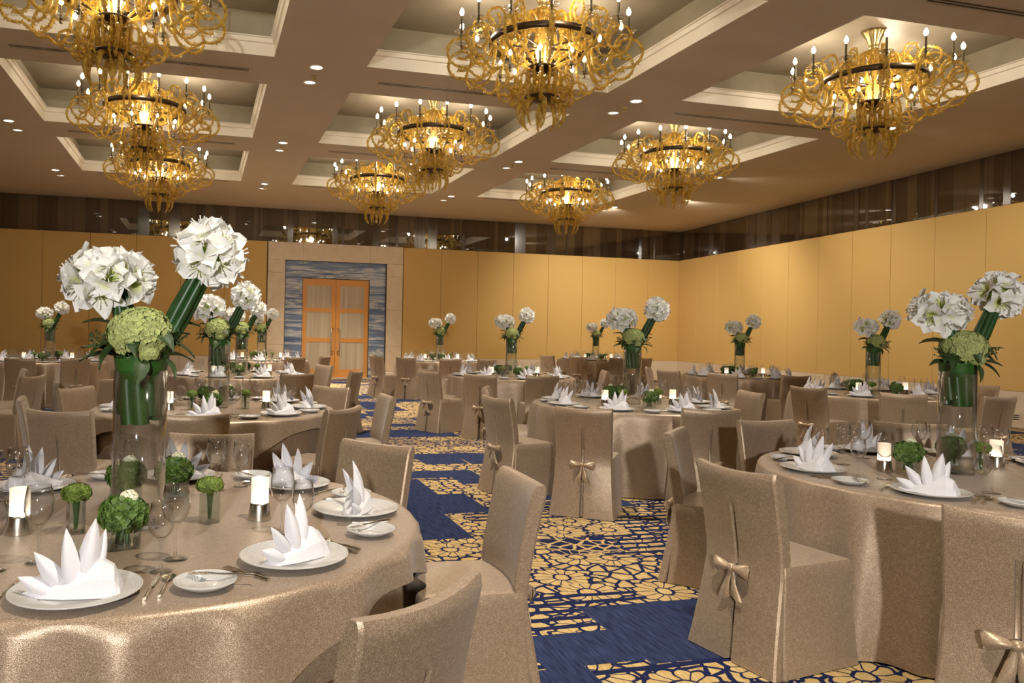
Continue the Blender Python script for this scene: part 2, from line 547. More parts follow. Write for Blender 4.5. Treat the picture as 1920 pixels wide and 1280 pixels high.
for x in CHX:
    for y in CHY:
        x0, x1, y0, y1 = x - CW / 2, x + CW / 2, y - CD / 2, y + CD / 2
        b = MB()
        pr = [(0, 0), (TR - .075, 0), (TR - .068, .022), (TR - .018, .034), (TR - .012, .05), (TR, .055), (TR, -.1)]
        for (z0, i0), (z1, i1) in zip(pr, pr[1:]):
            ring(b, x0, x1, y0, y1, CEIL + z0, CEIL + z1, i0, i1)
        b.build('coffer_moulding', M['trimw'], ceil)
        b = MB()
        ring(b, x0, x1, y0, y1, CEIL + TR - .002, CEIL + TOP, -.1, -.1)
        b.build('coffer_upstand', M['coffer'], ceil)
        b = MB()
        b.box(x0 - .12, x1 + .12, y0 - .12, y1 + .12, CEIL + TOP, CEIL + TOP + .05)
        b.build('coffer_panel', M['leafsilver'], ceil)

ZW, ZP = .615, 3.875
def panelled(root, spans, length, seed, mirrors=True, seam=1.1):
    """wall fittings in the local frame of root: x along the wall, -y into the room"""
    rnd = random.Random(seed)
    base = None
    for s0, s1 in spans:
        n = max(1, round((s1 - s0) / seam))
        wd = (s1 - s0) / n
        for i in range(n):
            b = MB(); b.bevbox(s0 + i * wd + .004, s0 + (i + 1) * wd - .004, -.03, 0, ZW + .004, ZP - .003, .004)
            b.build('fabric_panel', M['mustard'], root)
            b = MB(); b.bevbox(s0 + i * wd + .002, s0 + (i + 1) * wd - .002, -.04, 0, .10, ZW, .004)
            b.build('wainscot_panel', M['wain'], root)
    s = 0
    k = 0
    while mirrors and s < length - .05:
        wd = rnd.choice([.07, .09, .12, .16, .2, .3, .36])
        if s + wd > length: wd = length - s
        mt = M[rnd.choice(['mir1', 'mir1', 'mir1', 'mir2', 'mir2', 'mir3'])] if wd > .19 else M[rnd.choice(['mir2', 'mir3', 'mir1'])]
        d = rnd.choice([.02, .024, .028])
        b = MB(); b.box(s + .002, s + wd - .002, -d, 0, ZP + .002, CEIL - .003)
        b.build('mirror_strip', mt, root)
        s += wd
# back wall: local x = world x - LX
LB = RX - LX
b = MB()
DX0, DX1 = 2.76 - LX, 4.72 - LX            # door opening in local x
SX0, SX1 = 1.76 - LX, 5.69 - LX            # stone surround
MX0, MX1 = 2.25 - LX, 5.205 - LX           # marble surround
b.box(-.2, MX0, 0, .3, 0, CEIL); b.box(MX1, LB + .3, 0, .3, 0, CEIL); b.box(MX0, MX1, 0, .3, 3.365, CEIL)
b.box(MX0, MX1, .3, .4, 0, 3.4)
wb = struct(b.build('wall_back', M['backing'], None, (LX, DY, 0)))
panelled(wb, [(.02, SX0 - .02), (SX1 + .02, LB)], LB, 3)
sb = MB(); sb.box(0, SX0, -.055, 0, 0, .10); sb.box(SX1, LB, -.055, 0, 0, .10)
struct(sb.build('baseboard_back', M['wain'], None, (LX, DY, 0)))
# limestone blocks
for z0, z1 in ((0, .96), (.96, 2.02), (2.02, 3.0), (3.0, 3.365)):
    for x0, x1 in ((SX0, MX0), (MX1, SX1)):
        b = MB(); b.bevbox(x0 + .002, x1 - .002, -.05, .0, z0 + .002, z1 - .002, .004); b.build('stone_block', M['stone'], wb)
n = 4
for i in range(n):
    x0 = SX0 + (SX1 - SX0) * i / n; x1 = SX0 + (SX1 - SX0) * (i + 1) / n
    b = MB(); b.bevbox(x0 + .002, x1 - .002, -.05, .0, 3.367, 3.872, .004); b.build('stone_block', M['stone'], wb)
for xx0, xx1 in ((MX0, MX0 + .012), (MX1 - .012, MX1)):
    b = MB(); b.box(xx0, xx1, -.045, .14, 0, 3.365); b.build('shaded_reveal', M['bronze'], wb)  # dark finish stands in for the shadow on the stone reveal
# marble slabs
for x0, x1 in ((MX0 + .012, DX0), (DX1, MX1 - .012)):
    for z0, z1 in ((0, 1.1), (1.1, 2.2), (2.2, 2.885)):
        b = MB(); b.bevbox(x0 + .001, x1 - .001, .07, .2, z0 + .001, z1 - .001, .002); b.build('marble_slab', M['marble'], wb)
mid = (DX0 + DX1) / 2
for x0, x1 in ((MX0 + .012, DX0), (DX0, mid), (mid, DX1), (DX1, MX1 - .012)):
    b = MB(); b.bevbox(x0 + .001, x1 - .001, .07, .2, 2.886, 3.363, .002); b.build('marble_slab', M['marble'], wb)
b = MB(); b.box(MX0, MX1, -.06, .3, 0, .025)
struct(b.build('trim_1', M['wain'], None, (LX, DY, 0)))
# double door
for k, (x0, x1) in enumerate(((DX0 + .012, mid - .004), (mid + .004, DX1 - .012))):
    b = MB()
    st, y0, y1 = .125, .13, .175
    zz = [.03, .03 + .23, 1.045, 1.17, 1.91, 2.03, 2.68, 2.87]
    b.box(x0, x0 + st, y0, y1, .03, 2.87); b.box(x1 - st, x1, y0, y1, .03, 2.87)
    for z0, z1 in ((zz[0], zz[1]), (zz[2], zz[3]), (zz[4], zz[5]), (zz[6], zz[7])):
        b.box(x0 + st, x1 - st, y0, y1, z0, z1)
    d = struct(b.build('door_%d' % (k + 1), M['wood'], None, (LX, DY, 0)))
    for z0, z1 in ((zz[1], zz[2]), (zz[3], zz[4]), (zz[5], zz[6])):
        b = MB(); b.box(x0 + st - .005, x1 - st + .005, y0 + .014, y1 - .01, z0 - .005, z1 + .005); b.build('pane', M['pane'], d)
    hx = x1 - .07 if k == 0 else x0 + .07
    sgn = -1 if k == 0 else 1
    b = MB(); b.tube([(hx, y0, .78), (hx, y0 - .07, .78), (hx + sgn * .05, y0 - .085, .80), (hx + sgn * .05, y0 - .085, 1.43), (hx, y0 - .07, 1.45), (hx, y0, 1.45)], .017, 8)
    b.build('door_handle', M['steel'], d)
b = MB(); b.box(DX0, DX0 + .012, .1, .18, .025, 2.885); b.box(DX1 - .012, DX1, .1, .18, .025, 2.885); b.box(DX0, DX1, .1, .18, 2.872, 2.886)
struct(b.build('trim_2', M['bronze'], None, (LX, DY, 0)))

# right wall
RL = math.hypot(DY - NY, A2 * (DY - NY))
wr_rot = math.atan2(-1, A2)                # local x runs from the corner towards the camera
b = MB(); b.box(-.05, RL, 0, .3, 0, CEIL)
wr = struct(b.build('wall_right', M['backing'], None, (RX, DY, 0)))
wr.rotation_euler = (0, 0, wr_rot)
panelled(wr, [(.04, 17.6)], 17.6, 5, True, 1.17)
b = MB(); b.box(.05, 17.6, -.055, 0, 0, .10)
o = struct(b.build('baseboard_right', M['wain'], None, (RX, DY, 0))); o.rotation_euler = (0, 0, wr_rot)
# left wall and the wall behind the camera, plain mustard above, smoked mirror frieze
b = MB(); b.box(-.3, 0, NY, DY, 0, ZP); o = struct(b.build('wall_left', M['mustard'], None, (LX, 0, 0)))
b = MB(); b.box(-.3, 0, NY, DY, ZP, CEIL); struct(b.build('trim_3', M['mir1'], None, (LX, 0, 0)))
b = MB(); b.box(LX, RX, NY - .3, NY, 0, ZP); struct(b.build('wall_front', M['mustard']))
b = MB(); b.box(LX, RX, NY - .3, NY, ZP, CEIL); struct(b.build('trim_4', M['mir1']))
# small air vent low on the right wall
dv = math.hypot(DY - 10.59, A2 * (DY - 10.59))
b = MB(); b.box(-.1, .1, -.052, -.04, 0, .16)
vent = b.build('wall_vent', M['wain'], None, None)
vent.location = Vector((RX, DY, .10)) + Vector((A2, -1, 0)).normalized() * dv
vent.rotation_euler = (0, 0, wr_rot)
tag(vent, 'small slotted air vent low on the pale wainscot of the right wall', 'vent')
for q in range(3):
    s_ = MB(); s_.box(-.08, .08, -.056, -.05, .035 + q * .035, .05 + q * .035); s_.build('slat', M['dark'], vent)

# ---------------------------------------------------------------- ceiling fittings
ROWN = ['behind the front row of chandeliers', 'between the front and middle chandelier rows', 'between the middle and far chandelier rows', 'beyond the far chandelier row']
COLN = ['left of the left chandelier column', 'between left and middle chandelier columns', 'between middle and right chandelier columns', 'right of the right chandelier column']
def make_downlight(mat):
    t = empty('downlight')
    b = MB(); b.lathe([(.074, -.001), (.095, -.002), (.10, -.008), (.095, -.012), (.078, -.010), (.074, -.004)], 24, cap=False); b.build('trim_ring', M['trimw'], t)
    b = MB(); b.lathe([(.076, -.002), (.05, -.004), (.0005, -.005)], 20, cap=False); b.build('lens', mat, t)
    return t
tmpl_on = make_downlight(M['lens']); tmpl_dim = make_downlight(M['lens_dim'])
sn_on, sn_dim = snapshot(tmpl_on), snapshot(tmpl_dim)
b = MB(); b.lathe([(.04, 0), (.04, -.006), (.012, -.01), (.010, -.045), (.028, -.05), (.028, -.054), (.0005, -.055)], 14, cap=False)
sprk = tag(b.build('sprinkler', M['canopy']), 'x', 'sprinkler', 'ceiling sprinklers between downlights')
first = True
for i, x in enumerate(DLX):
    for j, y in enumerate(DLY[1:]):
        if j == 0 and i < 3: continue
        lab = COLN[i] + ', ' + ['in front of the front row', 'front row gap', 'middle row gap', 'near the far wall'][j]
        a = dup(sn_on, (x, y, CEIL), 0); tag(a, 'lit ceiling downlight ' + lab, 'downlight', 'ceiling downlights')
        c = dup(sn_dim, (x, y + .66, CEIL), 0); tag(c, 'pale dimly glowing ceiling downlight ' + lab, 'downlight', 'ceiling downlights')
        s = sprk.copy(); COL.objects.link(s); s.location = (x + .02, y + .36, CEIL); s['label'] = 'small ceiling sprinkler ' + lab
for x, y, lab in ((11.54, 17.4, 'nearest the right corner'), (3.4, 20.3, 'in front of the double door')):
    tag(dup(sn_on, (x, y, CEIL), 0), 'single lit ceiling downlight ' + lab, 'downlight', 'ceiling downlights')
for t in (tmpl_on, tmpl_dim):
    for c in list(t.children): bpy.data.objects.remove(c)
    bpy.data.objects.remove(t)
bpy.data.objects.remove(sprk)
# linear slot diffusers in the cross beams
for j, y in enumerate([6.25, 10.63, 15.05, 19.02]):
    for i, x in enumerate(CHX):
        if j == 0 and i < 2: continue
        L = 1.42
        b = MB()
        for q in (-.055, -.003, .049):
            b.box(-L, L, q, q + .012, -.006, .0)
        t = b.build('slot_diffuser', M['grille'], None, (x - .0, y, CEIL - .0005))
        tag(t, 'long dark slot air diffuser in ' + ['the nearest cross beam', 'the cross beam behind the front chandeliers', 'the cross beam behind the middle chandeliers', 'the ceiling beyond the far chandeliers'][j] + ', ' + ['left', 'middle', 'right'][i] + ' column', 'vent', 'slot diffusers')
        for q in (-.043, .009):
            s = MB(); s.box(-L, L, q + .008, q + .032, -.003, 0); s.build('slot', M['dark'], t)

# ---------------------------------------------------------------- chandeliers
def spiral(cx, cz, r0, r1, a0, a1, n):
    return [(cx + (r0 + (r1 - r0) * i / n) * math.cos(a0 + (a1 - a0) * i / n), 0, cz + (r0 + (r1 - r0) * i / n) * math.sin(a0 + (a1 - a0) * i / n)) for i in range(n + 1)]
def bez(p0, p1, p2, p3, n):
    out = []
    for i in range(n + 1):
        t = i / n; s = 1 - t
        out.append(tuple(s ** 3 * a + 3 * s * s * t * b_ + 3 * s * t * t * c + t ** 3 * d for a, b_, c, d in zip(p0, p1, p2, p3)))
    return out
def spikes(b, pts, rad, step, size):
    acc = 0; k = 0
    P = [Vector(p) for p in pts]
    for i in range(1, len(P)):
        d = (P[i] - P[i - 1]); L = d.length
        if L < 1e-6: continue
        acc += L
        if acc >= step:
            acc = 0; k += 1
            t = d.normalized(); n1 = t.cross(Vector((0, 1, 0)))
            if n1.length < .1: n1 = t.orthogonal()
            n1.normalize(); n2 = t.cross(n1)
            for q in range(2):
                ang = k * 2.4 + q * PI
                o_ = n1 * math.cos(ang) + n2 * math.sin(ang)
                c = P[i]
                s_ = t.cross(o_)
                w_ = size * .36
                b.add([c + t * w_ + o_ * rad * .7, c - t * w_ * .5 + s_ * w_ + o_ * rad * .7, c - t * w_ * .5 - s_ * w_ + o_ * rad * .7, c + o_ * (rad + size)], [(0, 1, 3), (1, 2, 3), (2, 0, 3)])
def arm_mesh(s=1.0, rb=.016, seg=1):
    """upper arm in the x-z plane: x from the ring outward, z relative to the ring"""
    b = MB()
    p = bez((.56, 0, .04), (.50, 0, -.34), (.68, 0, -.54), (.82, 0, -.38), 12 * seg)
    p = p + spiral(.935, -.17, .17, .155, -2.1, .9, 12 * seg)[1:] + spiral(.93, -.14, .125, .10, .9, 5.2, 14 * seg)[1:]
    r = [rb] * len(p)
    b.tube(p, r, 6); spikes(b, p, rb, .018, .024)
    q = bez((.57, 0, .02), (.52, 0, .22), (.62, 0, .30), (.72, 0, .22), 8) + spiral(.715, .115, .105, .075, 1.5, -4.2, 16 * seg)[1:]
    b.tube(q, rb * .85, 6); spikes(b, q, rb * .85, .02, .022)
    q = bez((.58, 0, -.02), (.60, 0, -.22), (.76, 0, -.26), (.80, 0, -.08), 8) + bez((.80, 0, -.08), (.82, 0, .02), (.90, 0, .06), (.955, 0, -.01), 8)[1:]
    b.tube(q, rb * .85, 6); spikes(b, q, rb * .85, .02, .022)
    if s != 1.0: b.v = [(x * s, y * s, z * s) for x, y, z in b.v]
    return b
def make_chandelier():
    t = empty('chandelier', (0, 0, 0))
    # z measured from the coffer panel (top) downwards
    b = MB()
    b.lathe([(.0, 0), (.135, 0), (.128, -.03), (.085, -.10), (.062, -.17), (.05, -.20), (.058, -.225), (.03, -.24)], 40, flute=.10, nf=12, cap=False)
    b.build('canopy', M['canopy'], t)
    b = MB(); b.lathe([(.022, -.23), (.022, -.34), (.05, -.38), (.03, -.44), (.065, -.52), (.04, -.62), (.085, -.72), (.05, -.86), (.04, -1.05), (.06, -1.2), (.03, -1.34), (.05, -1.42), (.012, -1.5), (.034, -1.545), (.0, -1.60)], 14, cap=False)
    b.build('stem', M['amber'], t)
    zr = -.635
    b = MB(); b.lathe([(.585, zr - .035), (.605, zr - .035), (.605, zr + .035), (.585, zr + .035), (.585, zr - .035)], 48, cap=False)
    for k in range(7):
        a = k * 2 * PI / 7
        b.tube([(.04 * math.cos(a), .04 * math.sin(a), zr - .05), (.59 * math.cos(a), .59 * math.sin(a), zr)], .012, 5)
    b.build('hoop', M['bronze'], t)
    b = MB(); b.lathe([(.0, -.90), (.16, -.90), (.17, -.915), (.15, -.93), (.06, -.97), (.0, -.98)], 24, cap=False); b.build('upper_dish', M['bronze'], t)
    b = MB(); b.lathe([(.0, -1.235), (.19, -1.24), (.20, -1.255), (.17, -1.27), (.06, -1.30), (.0, -1.31)], 24, cap=False); b.build('lower_dish', M['bronze'], t)
    am = arm_mesh().mesh('arm', M['amber'])
    lo = MB()
    p = bez((.05, 0, .02), (.22, 0, .20), (.34, 0, .06), (.30, 0, -.12), 8) + spiral(.40, -.12, .10, .095, -3.1, .6, 10)[1:] + spiral(.395, -.10, .075, .06, .6, 5.4, 12)[1:]
    lo.tube(p, .014, 6); spikes(lo, p, .014, .03, .018)
    q = bez((.08, 0, -.05), (.16, 0, -.30), (.34, 0, -.34), (.36, 0, -.20), 9); lo.tube(q, .013, 6); spikes(lo, q, .013, .03, .016)
    q = bez((.42, 0, -.03), (.50, 0, .06), (.48, 0, .02), (.485, 0, .0), 4)
    lm = lo.mesh('arm', M['amber'])
    b = MB(); b.lathe([(.004, 0), (.03, -.004), (.075, .012), (.085, .022), (.082, .025), (.03, .004), (.004, .004)], 16, cap=False); tray = b.mesh('drip_tray', M['glass'])
    b = MB(); b.lathe([(.012, -.06), (.018, -.05), (.012, -.03), (.013, 0), (.022, .004), (.022, .012), (.0135, .02), (.013, .185), (.009, .19), (.0, .19)], 8, cap=False); cand = b.mesh('candle_tube', M['candle_tube'])
    b = MB(); b.lathe([(.002, .19), (.016, .198), (.026, .222), (.022, .246), (.009, .270), (.001, .28)], 8, cap=False); bulb = b.mesh('bulb', M['bulb'])
    for k in range(14):
        a = (k + .5) * 2 * PI / 14
        o = link('arm', am, t, (0, 0, zr), (0, 0, a))
        for nm, me in (('drip_tray', tray), ('candle_tube', cand), ('bulb', bulb)):
            link(nm, me, o, (.94, 0, .045))
    for k in range(8):
        a = (k + .25) * 2 * PI / 8
        o = link('arm', lm, t, (0, 0, -1.06), (0, 0, a))
        for nm, me in (('drip_tray', tray), ('candle_tube', cand), ('bulb', bulb)):
            c = link(nm, me, o, (.47, 0, .06)); c.scale = (.9, .9, .72)
    # dome of long curling leaves between stem and hoop
    b = MB()
    p = bez((.05, 0, -.30), (.20, 0, -.16), (.20, 0, -.55), (.34, 0, -.62), 12) + spiral(.40, -.60, .07, .045, 3.4, 8.0, 8)[1:]
    b.tube(p, [.010 + .010 * math.sin(PI * i / (len(p) - 1)) for i in range(len(p))], 5); spikes(b, p, .014, .03, .02)
    c1 = b.mesh('leaf_curl', M['amber'])
    b = MB()
    p = bez((.06, 0, -.50), (.34, 0, -.28), (.50, 0, -.42), (.48, 0, -.62), 12) + spiral(.44, -.62, .06, .04, 0, -4.4, 8)[1:]
    b.tube(p, [.010 + .012 * math.sin(PI * i / (len(p) - 1)) for i in range(len(p))], 5); spikes(b, p, .016, .03, .022)
    c2 = b.mesh('leaf_curl', M['amber'])
    for k in range(14):
        link('leaf_curl', c1, t, None, (0, 0, k * 2 * PI / 14))
        link('leaf_curl', c2, t, None, (0, 0, (k + .5) * 2 * PI / 14))
    # strands under the hoop and claws at the foot
    b = MB()
    p = bez((.40, 0, -.68), (.40, 0, -.86), (.26, 0, -.80), (.17, 0, -.90), 8); b.tube(p, .014, 5); spikes(b, p, .013, .028, .022)
    p = bez((.16, 0, -.93), (.20, 0, -1.02), (.12, 0, -1.12), (.17, 0, -1.24), 7); b.tube(p, .016, 5); spikes(b, p, .015, .03, .02)
    p = bez((.18, 0, -1.16), (.36, 0, -1.12), (.36, 0, -1.32), (.22, 0, -1.34), 9); b.tube(p, .012, 5); spikes(b, p, .012, .03, .018)
    c3 = b.mesh('glass_strand', M['amber'])
    b = MB()
    p = bez((.13, 0, -1.28), (.30, 0, -1.30), (.29, 0, -1.50), (.18, 0, -1.595), 12)
    b.tube(p, [.016 + .014 * math.sin(PI * min(1, i / 9)) if i < 10 else .014 - .004 * (i - 10) for i in range(13)], 7); spikes(b, p, .022, .045, .012)
    c4 = b.mesh('claw', M['amber'])
    for k in range(12): link('glass_strand', c3, t, None, (0, 0, k * 2 * PI / 12))
    for k in range(8): link('claw', c4, t, None, (0, 0, (k + .5) * 2 * PI / 8))
    return t
ch = make_chandelier()
sn = snapshot(ch)
tag(ch, 'x', 'chandelier', 'amber glass chandeliers')
firstc = True
for j, y in enumerate(CHY):
    for i, x in enumerate(CHX):
        lab = 'amber glass chandelier, %s column, %s row from the back wall' % (['left', 'middle', 'right'][i], ['third', 'second', 'first'][j])
        dx, dyy = (-.07, -.1) if (i, j) == (2, 0) else (0, 0)
        pz = CEIL + TOP
        if firstc:
            ch.location = (x, y, pz); ch['label'] = lab; firstc = False
        else:
            dup(sn, (x + dx, y + dyy, pz), .13 * (i + 2 * j), lab)

# ---------------------------------------------------------------- table cloths and tables
T = {  # centre x, y, seat phase in degrees, description
 'T1': (-.20, 3.08, -97, 'the front left table'),
 'T3': (3.95, 3.38, -15, 'the front right table'),
 'T4': (.13, 7.10, -51, 'the second left table'),
 'T2': (4.25, 7.30, -130, 'the middle aisle table'),
 'T12': (8.47, 8.50, -100, 'the second right table'),
 'T5': (.55, 11.98, -70, 'the third left table'),
 'T9': (4.76, 11.90, -95, 'the third middle table'),
 'T11': (9.26, 12.24, -130, 'the third right table'),
 'T7': (-2.71, 15.91, -60, 'the far left table'),
 'T6': (1.21, 17.30, -50, 'the table left of the door'),
 'T8': (5.30, 17.68, -95, 'the table right of the door'),
 'T10': (10.18, 19.41, -80, 'the dark corner table'),
}
TH = .76
def cloth_mesh(R, seed, floor=True, L=1.24, th0=0.0, nseg=192, off=0.0, amp=1.0):
    rnd = random.Random(seed)
    b = MB()
    nf = 23
    amps = [rnd.choice([.15, .35, .6, .85, 1.0]) for _ in range(nf)]
    ph = rnd.uniform(0, 6)
    rows = []
    Z = TH + off
    rows.append([(0.001 * math.cos(2 * PI * k / nseg), .001 * math.sin(2 * PI * k / nseg), Z) for k in range(nseg)])
    for fr in (.35, .7, .93):
        rows.append([(R * fr * math.cos(2 * PI * k / nseg), R * fr * math.sin(2 * PI * k / nseg), Z) for k in range(nseg)])
    nz = 16
    lev = [(R - .012, 0.0), (R + off, -.004), (R + .008 + off, -.016)]
    for rr, dz in lev:
        rows.append([(rr * math.cos(2 * PI * k / nseg), rr * math.sin(2 * PI * k / nseg), Z + dz) for k in range(nseg)])
    for i in range(1, nz + 1):
        row = []
        for k in range(nseg):
            a = 2 * PI * k / nseg
            if floor: drop = TH - .008
            else:
                q = (a - th0 + PI / 4) % (PI / 2) - PI / 4
                drop = min(TH - .012, L / math.cos(q) - R)
            t = i / nz
            d = .016 + (drop - .016) * t
            g = d / TH
            fa = (a / (2 * PI) * nf + ph + .25 * math.sin(3 * a)) % nf
            k0 = int(fa) % nf
            u = fa - int(fa)
            bumpy = amps[k0] * (math.sin(PI * u) ** 2.6)
            bumpy2 = .35 * math.sin(2 * a + ph) 
            rr = R + .008 + off + .02 * g + amp * (.10 * bumpy + .008 * bumpy2) * (g ** .5)
            row.append((rr * math.cos(a), rr * math.sin(a), Z - d))
        rows.append(row)
    b.grid(rows, True, True)
    return b
cm = [cloth_mesh(1.0, s_, True, nseg=176).mesh('tablecloth', M['cloth']) for s_ in (1, 2, 3)]
b = MB(); b.lathe([(.97, TH - .03), (.985, TH - .026), (.985, TH - .006), (.97, TH - .002)], 48); top_me = b.mesh('tabletop', M['wood'])
b = MB(); b.lathe([(.30, 0), (.30, .03), (.06, .06), (.05, .66), (.22, TH - .03)], 16); ped_me = b.mesh('pedestal', M['bronze'])
for n_, (key, (x, y, ph, desc)) in enumerate(T.items()):
    t = empty('banquet_table', (x, y, 0), 0, desc.replace('the ', '', 1).capitalize().replace('able', 'able', 1) + ' with round champagne satin cloth to the floor', 'table', 'round banquet tables')
    t['label'] = 'round banquet table in champagne satin, ' + desc
    q = link('tabletop', top_me, t)
    if key in ('T1', 'T4'): q.scale = (.94, .94, 1)
    link('pedestal', ped_me, t)
    if key in ('T1', 'T4'):
        cloth_mesh(.945, 5, True, nseg=184, amp=.5).build('tablecloth', M['cloth'], t)
    else:
        cl = link('tablecloth', cm[n_ % 3], t, None, (0, 0, random.uniform(0, 6)))
    if key in ('T1', 'T4'):
        ov = cloth_mesh(1.0, 11 + n_, False, 1.10, R_(-36 if key == 'T1' else -44), 264, .004, .9).build('overlay_cloth', M['cloth'], t)

# ---------------------------------------------------------------- chairs
def make_chair():
    t = empty('banquet_chair')
    b = MB()
    # seat skirt: rounded rectangle lofted to the floor
    def rrect(hx, y0, y1, r, n=5):
        pts = []
        for (cx, cyy, a0) in ((hx - r, y1 - r, 0), (-hx + r, y1 - r, PI / 2), (-hx + r, y0 + r, PI), (hx - r, y0 + r, 1.5 * PI)):
            for i in range(n + 1):
                a = a0 + PI / 2 * i / n
                pts.append((cx + r * math.cos(a), cyy + r * math.sin(a)))
        return pts
    rows = []
    rnd = random.Random(4)
    for z, hx, y0, y1, r in ((.004, .262, -.23, .245, .012), (.10, .252, -.22, .238, .012), (.25, .24, -.21, .23, .012), (.42, .233, -.2, .223, .012), (.462, .231, -.2, .221, .012), (.474, .225, -.2, .214, .016), (.478, .20, -.2, .19, .03)):
        pts = rrect(hx, y0, y1, r)
        rows.append([(px * (1 + .006 * math.sin(17 * k_) * (1 - z / .48)), py_ * (1 + .006 * math.cos(13 * k_) * (1 - z / .48)), z) for k_, (px, py_) in enumerate(pts)])
    b.grid(rows, True, True)
    n = len(rows[-1])
    b.add(rows[-1] + [(0, .02, .484)], [(k, (k + 1) % n, n) for k in range(n)], True)
    b.sharp = 38
    b.build('seat_cover', M['chair'], t)
    # backrest slab with an inverted pleat
    us = [-1, -.965, -.6, -.3, -.055, -.035, 0, .035, .055, .3, .6, .965, 1]
    zs = [.004, .08, .2, .34, .40, .44, .50, .58, .66, .72, .74, .80, .85, .876, .884]
    def hw(z):
        if z < .45: return .262 - (.262 - .222) * (z / .45) ** .7
        return .222 + .008 * ((z - .45) / .43)
    def yb(z):
        if z < .45: return -.285 + .045 * (z / .45)
        return -.24 - .075 * ((z - .45) / .43) ** 1.3
    outer, inner = [], []
    for z in zs:
        ro, ri = [], []
        for u in us:
            top = max(0, (z - .85) / .03)
            th = .062 if z > .45 else .045
            cv = .032 * (1 if z > .4 else z / .4)
            y0 = yb(z) + cv * u * u
            x = hw(z) * u
            ins = .012 * top ** 2
            zz = z - .012 * (u * u) * 0 - (.014 * (1 - u * u)) * (1 if z > .8 else 0)
            push = 0
            if abs(u) < .05:
                if z <= .40: push = .04
                elif .50 <= z <= .70: push = .02 if u == 0 else .016
            xx = x
            if .03 < abs(u) < .06 and z < .4: xx = x * (.9 + .35 * (1 - z / .4))
            edge = .008 if abs(u) == 1 else 0
            ro.append((xx, y0 + push + ins + edge, zz))
            ri.append((x, y0 + th - ins - edge, zz))
        outer.append(ro); inner.append(ri)
    bb = MB()
    nr, nc = len(zs), len(us)
    loop = [ro + ri[::-1] for ro, ri in zip(outer, inner)]
    bb.grid(loop, True, True)
    last = loop[-1]; 
    bb.add(last, [(k, k + 1, 2 * nc - 2 - k, 2 * nc - 1 - k) for k in range(nc - 1)], True)
    bb.sharp = 32
    bk = bb.build('backrest', M['chair'], t)
    # bow
    zc, yc = .425, -.262
    bw = MB()
    bw.lathe([(.002, -.02), (.017, -.016), (.020, 0), (.017, .016), (.002, .02)], 10, cap=False)
    bow = bw.build('bow', M['bow'], t, (0, yc - .012, zc))
    for s in (-1, 1):
        lp = MB()
        rows = []
        for i in range(8):
            f = i / 7
            hgt = .011 + .026 * f ** .8 if i < 7 else .030
            dep = (.006 + .016 * math.sin(PI * min(1, .08 + .9 * f))) if i < 7 else .003
            x = s * (.010 + .092 * f)
            rows.append([(x + s * .006 * math.sin(a), -dep * math.cos(a) * (1 - .45 * abs(math.sin(a)) * 0) - .004 * math.cos(3 * a), hgt * math.sin(a) + .008 * f - .012 * f * f) for a in [2 * PI * q / 12 for q in range(12)]])
        lp.grid(rows, True, True)
        lp.add(rows[-1], [tuple(range(12))])
        lp.build('loop', M['bow'], bow)
        tl = MB()
        rows = []
        for i in range(6):
            f = i / 5
            wv = .011 + .018 * f
            cx = s * (.006 + .030 * f); cz = -.012 - .13 * f - (.012 if s < 0 else 0) * f
            cut = .02 if i == 5 else 0
            rows.append([(cx - wv, -.008 + .006 * math.sin(6 * f), cz + (cut if s > 0 else 0)), (cx, -.012 + .004 * math.sin(6 * f + 1), cz), (cx + wv, -.008 + .006 * math.sin(6 * f + 2), cz + (cut if s < 0 else 0)),
                         (cx + wv, -.003 + .006 * math.sin(6 * f + 2), cz + (cut if s < 0 else 0)), (cx, -.005 + .004 * math.sin(6 * f + 1), cz), (cx - wv, -.003 + .006 * math.sin(6 * f), cz + (cut if s > 0 else 0))])
        tl.grid(rows, True, True)
        tl.build('tail', M['bow'], bow)
    return t
chair = make_chair()
snc = snapshot(chair)
tag(chair, 'x', 'chair', 'covered banquet chairs')
CH = {
    'T1': [(1.28, 3.08), (0.51, 1.72, 38), (0.87, 4.06), (0.04, 4.4)],
    'T3': [(2.87, 4.39), (2.34, 3.14), (2.74, 2.12, -52), (3.9, 4.89), (4.92, 4.63)],
    'T4': [(-0.93, 5.84, -20), (-1.2, 6.8), (-0.99, 7.84), (-0.03, 5.53, 4), (1.23, 8.0), (1.0, 5.97, 48), (1.49, 6.99, 92)],
    'T2': [(2.94, 5.80, -36), (4.0, 5.63, -22), (2.56, 6.8), (3.05, 7.9), (5.63, 7.38, 84)],
    'T12': [(7.45, 7.08), (8.4, 6.72), (10.34, 8.52), (7.14, 8.09)],
    'T5': [(1.85, 12.60), (1.20, 10.22), (2.12, 10.98)],
    'T9': [(6.05, 11.5), (4.5, 10.08), (3.14, 11.1), (3.43, 11.72), (3.66, 10.28)],
    'T11': [(7.94, 10.93), (8.91, 10.41), (10.32, 11.41), (7.45, 11.72), (7.75, 12.85)],
    'T7': [(-2.82, 14.07), (-1.98, 14.15), (-1.18, 14.92)],
    'T6': [(1.80, 15.80), (2.48, 16.35)],
    'T8': [(4.12, 16.22), (3.60, 16.85), (3.70, 17.62), (4.99, 15.83), (5.81, 15.81)],
    'T10': [(8.45, 18.76), (8.96, 18.02), (9.85, 17.57), (10.62, 17.64)],
    'T13': [(-2.09, 10.86), (-1.75, 9.6)],
}

